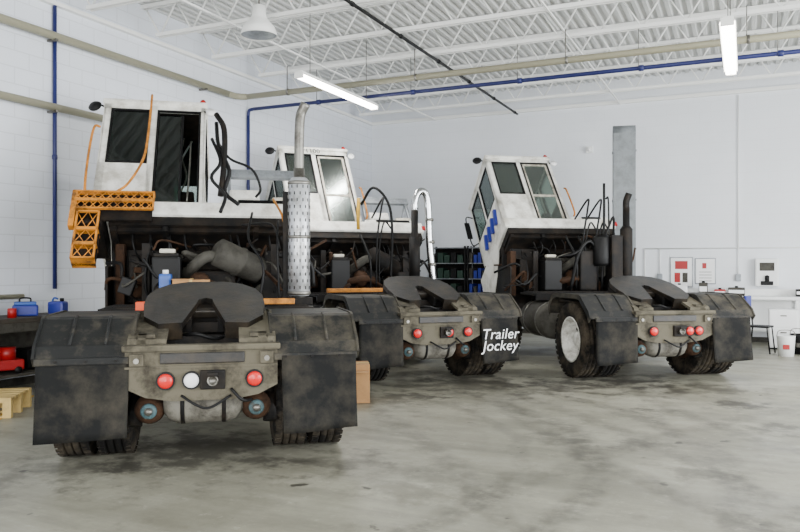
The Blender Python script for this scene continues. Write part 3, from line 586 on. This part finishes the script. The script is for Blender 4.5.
for a in (-.18,.18):
    for b in (-.12,.12): m.lathe([(0,-.015),(.04,-.015),(.04,.015),(0,.015)],(a,b,.04),(0,1,0),'black',12)
m.done('floor_jack',None,(-7.86,5.95,.252),(0,0,1.2))
m=MB()
for i in range(5): m.bb(-.32,.32,-.32+i*.135,-.22+i*.135,.18,.2,'wood')
for yv in (-.29,0,.29): m.bb(-.32,.32,yv-.03,yv+.03,.15,.18,'wood'); m.bb(-.32,.32,yv-.03,yv+.03,0,.02,'wood')
for a in (-.28,0,.28):
    for b2 in (-.29,0,.29): m.bb(a-.04,a+.04,b2-.03,b2+.03,.02,.15,'wood')
m.done('wooden_pallet',None,(-7.02,5.2,0),(0,0,.6))
m=MB(); a=Vector((-6.2,4.45,0)); b2=Vector((-7.5,6.1,0)); dd=(b2-a).normalized(); nn=Vector((-dd.y,dd.x,0))*.04
bm=bmesh.new(); bm.faces.new([bm.verts.new(v+Vector((0,0,.002))) for v in (a-nn,a+nn,b2+nn,b2-nn)]); m._merge(bm,'yellow'); m.done('floor_marking_line')
p=P(350,266,8.35)
m=MB(); m.bb(-.21,.21,-.17,.17,0,.42,'card',.004); m.bb(-.212,.212,-.03,.03,.419,.422,'wood'); m.bb(-.2,.2,-.3,-.17,.35,.357,'card'); m.done('cardboard_box',None,(p.x,p.y,0),(0,0,YAW+.1))
# ---------------- back wall props
def onwall(px,py,off=.0):
    k=(px-400)/F; d=(YB-off)/(Fy+k*Ry); return P(px,py,d)
m=MB()
m.bb(-1.55,3.0,15.8,16.38,.86,.92,'white_c',.01); m.bb(-1.55,3.0,16.3,16.38,.92,1.05,'white_c')
for x in (-1.5,-.4,.9,2.9):
    for y in (15.85,16.3): m.bb(x-.03,x+.03,y-.03,y+.03,0,.86,'white_c')
m.bb(-1.5,2.9,15.87,16.3,.25,.28,'white_c'); m.bb(-1.5,2.9,16.32,16.34,.28,.86,'white_c')
m.done('parts_workbench')
def poster(px0,py0,px1,py1,name,kind):
    a=onwall(px0,py1); b=onwall(px1,py0); m=MB(); w=b.x-a.x; h=b.z-a.z
    m.bb(0,w,-.02,0,0,h,'galv',.004); m.bb(.02,w-.02,-.024,-.02,.02,h-.02,'white_l')
    if kind==0: m.bb(.1,w-.1,-.028,-.024,h*.60,h-.08,'red_p'); m.bb(.09,w*.45,-.028,-.024,.1,h*.48,'red_p'); m.bb(w*.55,w-.1,-.028,-.024,.1,h*.48,'grey')
    else:
        m.bb(w*.35,w*.55,-.028,-.024,h*.6,h-.1,'red_p')
        for i in range(4): m.bb(.08,w-.08,-.028,-.024,.06+i*.06,.07+i*.06,'grey')
    m.done(name,None,(a.x,YB-.002,a.z))
poster(670,257,693,287,'safety_poster',0); poster(695,258,716,284,'safety_poster.001',1)
a=onwall(755,292); m=MB(); m.bb(0,.42,-.14,-.005,0,.54,'white_c',.03); m.bb(.08,.34,-.15,-.13,.3,.46,'grey',.01); m.bb(.1,.32,-.16,-.12,.02,.1,'black',.01); m.lathe([(0,0),(.04,0),(.04,.1),(0,.12)],(.21,-.17,.1),(0,0,1),'black',14); m.done('soap_dispenser',None,(a.x,YB-.01,a.z+.12))
m=MB(); m.tube([(-1.9,YB-.03,1.86),(4,YB-.03,1.86)],.011,'white_c',8,0); m.tube([(-.12,YB-.03,1.86),(-.12,YB-.03,4.9)],.011,'white_c',8,0); m.tube([(-1.9,YB-.03,1.86),(-1.9,YB-.03,1.0)],.011,'white_c',8,0)
for x in (-1.6,-.12): m.bb(x-.05,x+.05,YB-.06,YB-.005,1.2,1.34,'galv',.01); m.tube([(x,YB-.03,1.34),(x,YB-.03,1.86)],.010,'white_c',8,0)
m.done('electrical_conduit')
for i,(x,w,h,k) in enumerate(((-1.2,.3,.2,'white_l'),(-.75,.16,.25,'grey'),(-.45,.2,.12,'red_p'),(-.15,.3,.16,'grey'),(1.0,.25,.14,'black'))):
    m=MB(); m.bb(-w/2,w/2,-.1,.1,0,h,k,.015); m.bb(-w/2+.01,w/2-.01,-.105,-.1,h*.3,h*.7,'white_l'); m.cyl((0,0,h),(0,0,h+.03),.03,'black',10)
    m.done('supply_container'+('' if i==0 else '.%03d'%i),None,(x,16.05,.922))
p=P(760,266,13.0)
m=MB()
for s in (-1,1): m.tube([(s*.16,-.2,0),(s*.16,-.15,.45),(s*.16,.16,.45)],.013,'black',8,0); m.tube([(s*.16,.2,0),(s*.16,.16,.45),(s*.15,.22,.98)],.013,'black',8,0)
m.bb(-.18,.18,-.18,.18,.44,.47,'black',.015); m.bb(-.16,.16,.18,.22,.68,.98,'blue',.015); m.done('shop_chair',None,(p.x,p.y,0),(0,0,1.3))
p=P(783,266,13.6)
m=MB(); m.bb(-.24,.24,-.2,.2,.03,.72,'white_c',.015); m.bb(-.22,.22,-.21,-.2,.4,.7,'white_l',.01); m.bb(-.22,.22,-.21,-.2,.05,.38,'white_l',.01); m.bb(-.05,.05,-.225,-.21,.6,.62,'steel'); m.bb(-.05,.05,-.225,-.21,.3,.32,'steel'); m.bb(-.22,.22,-.18,.18,0,.03,'black'); m.done('white_cabinet',None,(p.x,p.y,0),(0,0,0))
for i,(px,d,k) in enumerate(((786,12.5,'white_c'),(799,12.8,'black'))):
    p=P(px,266,d); m=MB(); m.lathe([(0,0),(.12,0),(.14,.32),(.145,.34),(.135,.34),(.12,.3),(0,.3)],(0,0,0),(0,0,1),k,22); m.tube([(-.14,0,.32),(-.1,0,.42),(.1,0,.42),(.14,0,.32)],.006,'steel'); m.bb(-.05,.05,-.142,-.12,.12,.2,'red_p' if i==0 else 'grey',.01)
    m.done('pail' if i==0 else 'pail.001',None,(p.x,p.y,0))
for i,(px0,px1,k,k2) in enumerate(((430,465,'green','black'),(468,492,'blue','grey'))):
    a=onwall(px0,266,.5); b=onwall(px1,266,.5); w=b.x-a.x; m=MB()
    for x in (0,w):
        for y in (-.2,.2): m.bb(x-.02,x+.02,y-.02,y+.02,0,1.95,'black')
    m.bb(0,w,.2,.21,0,1.9,'dark')
    for z in (.15,.5,.85,1.2,1.55,1.9):
        m.bb(0,w,-.22,.22,z,z+.02,'galv')
        if z<1.8:
            n=5
            for j in range(n): m.bb(.04+j*(w-.06)/n,.01+(j+1)*(w-.06)/n,-.23,.1,z+.02,z+.2+.05*((j+i)%2),k if (j+int(z*10))%3 else k2,.01)
    m.done('parts_shelf'+('' if i==0 else '.001'),None,(a.x,YB-.3,0))
a=onwall(590,150); m=MB(); m.bb(-.07,.07,-.08,-.002,-.07,.07,'white_c',.01); m.lathe([(.05,0),(.04,.04),(0,.05)],(0,-.08,0),(0,-1,0),'white_l',14); m.done('smoke_alarm',None,(a.x,YB,a.z))
# ---------------- lights
def area(name,loc,rot,sx,sy,e,col=(1,1,1)):
    l=bpy.data.lights.new(name,'AREA'); l.shape='RECTANGLE'; l.size=sx; l.size_y=sy; l.energy=e; l.color=col
    o=bpy.data.objects.new(name,l); bpy.context.scene.collection.objects.link(o); o.location=loc; o.rotation_euler=rot
area('daylight_bay_door_a',(-4.7,YF-.3,2.15),(math.pi/2,0,0),5,4.2,480,(1,1,.98))
area('daylight_bay_door_b',(1.6,YF-.3,2.15),(math.pi/2,0,0),6,4.2,900,(1,1,.98))
area('daylight_side_door_a',(XR+.3,2.6,2.15),(math.pi/2,0,math.pi/2),5,4.2,950,(.96,.985,1))
area('daylight_side_door_b',(XR+.3,9.4,2.15),(math.pi/2,0,math.pi/2),5,4.2,1250,(.96,.985,1))
for x in LX: area('tube_light',(x,10.35,4.16),(0,0,0),.12,2.3,80,(1,.98,.95))
w=bpy.data.worlds.new('overcast_sky'); bpy.context.scene.world=w; w.use_nodes=True
w.node_tree.nodes['Background'].inputs[0].default_value=(.85,.92,1,1); w.node_tree.nodes['Background'].inputs[1].default_value=1.5
cam=bpy.data.cameras.new('cam'); cam.lens=33.75; cam.sensor_width=36; co=bpy.data.objects.new('camera',cam); bpy.context.scene.collection.objects.link(co)
co.location=(0,0,HC); co.rotation_euler=(math.pi/2,0,YAW); bpy.context.scene.camera=co
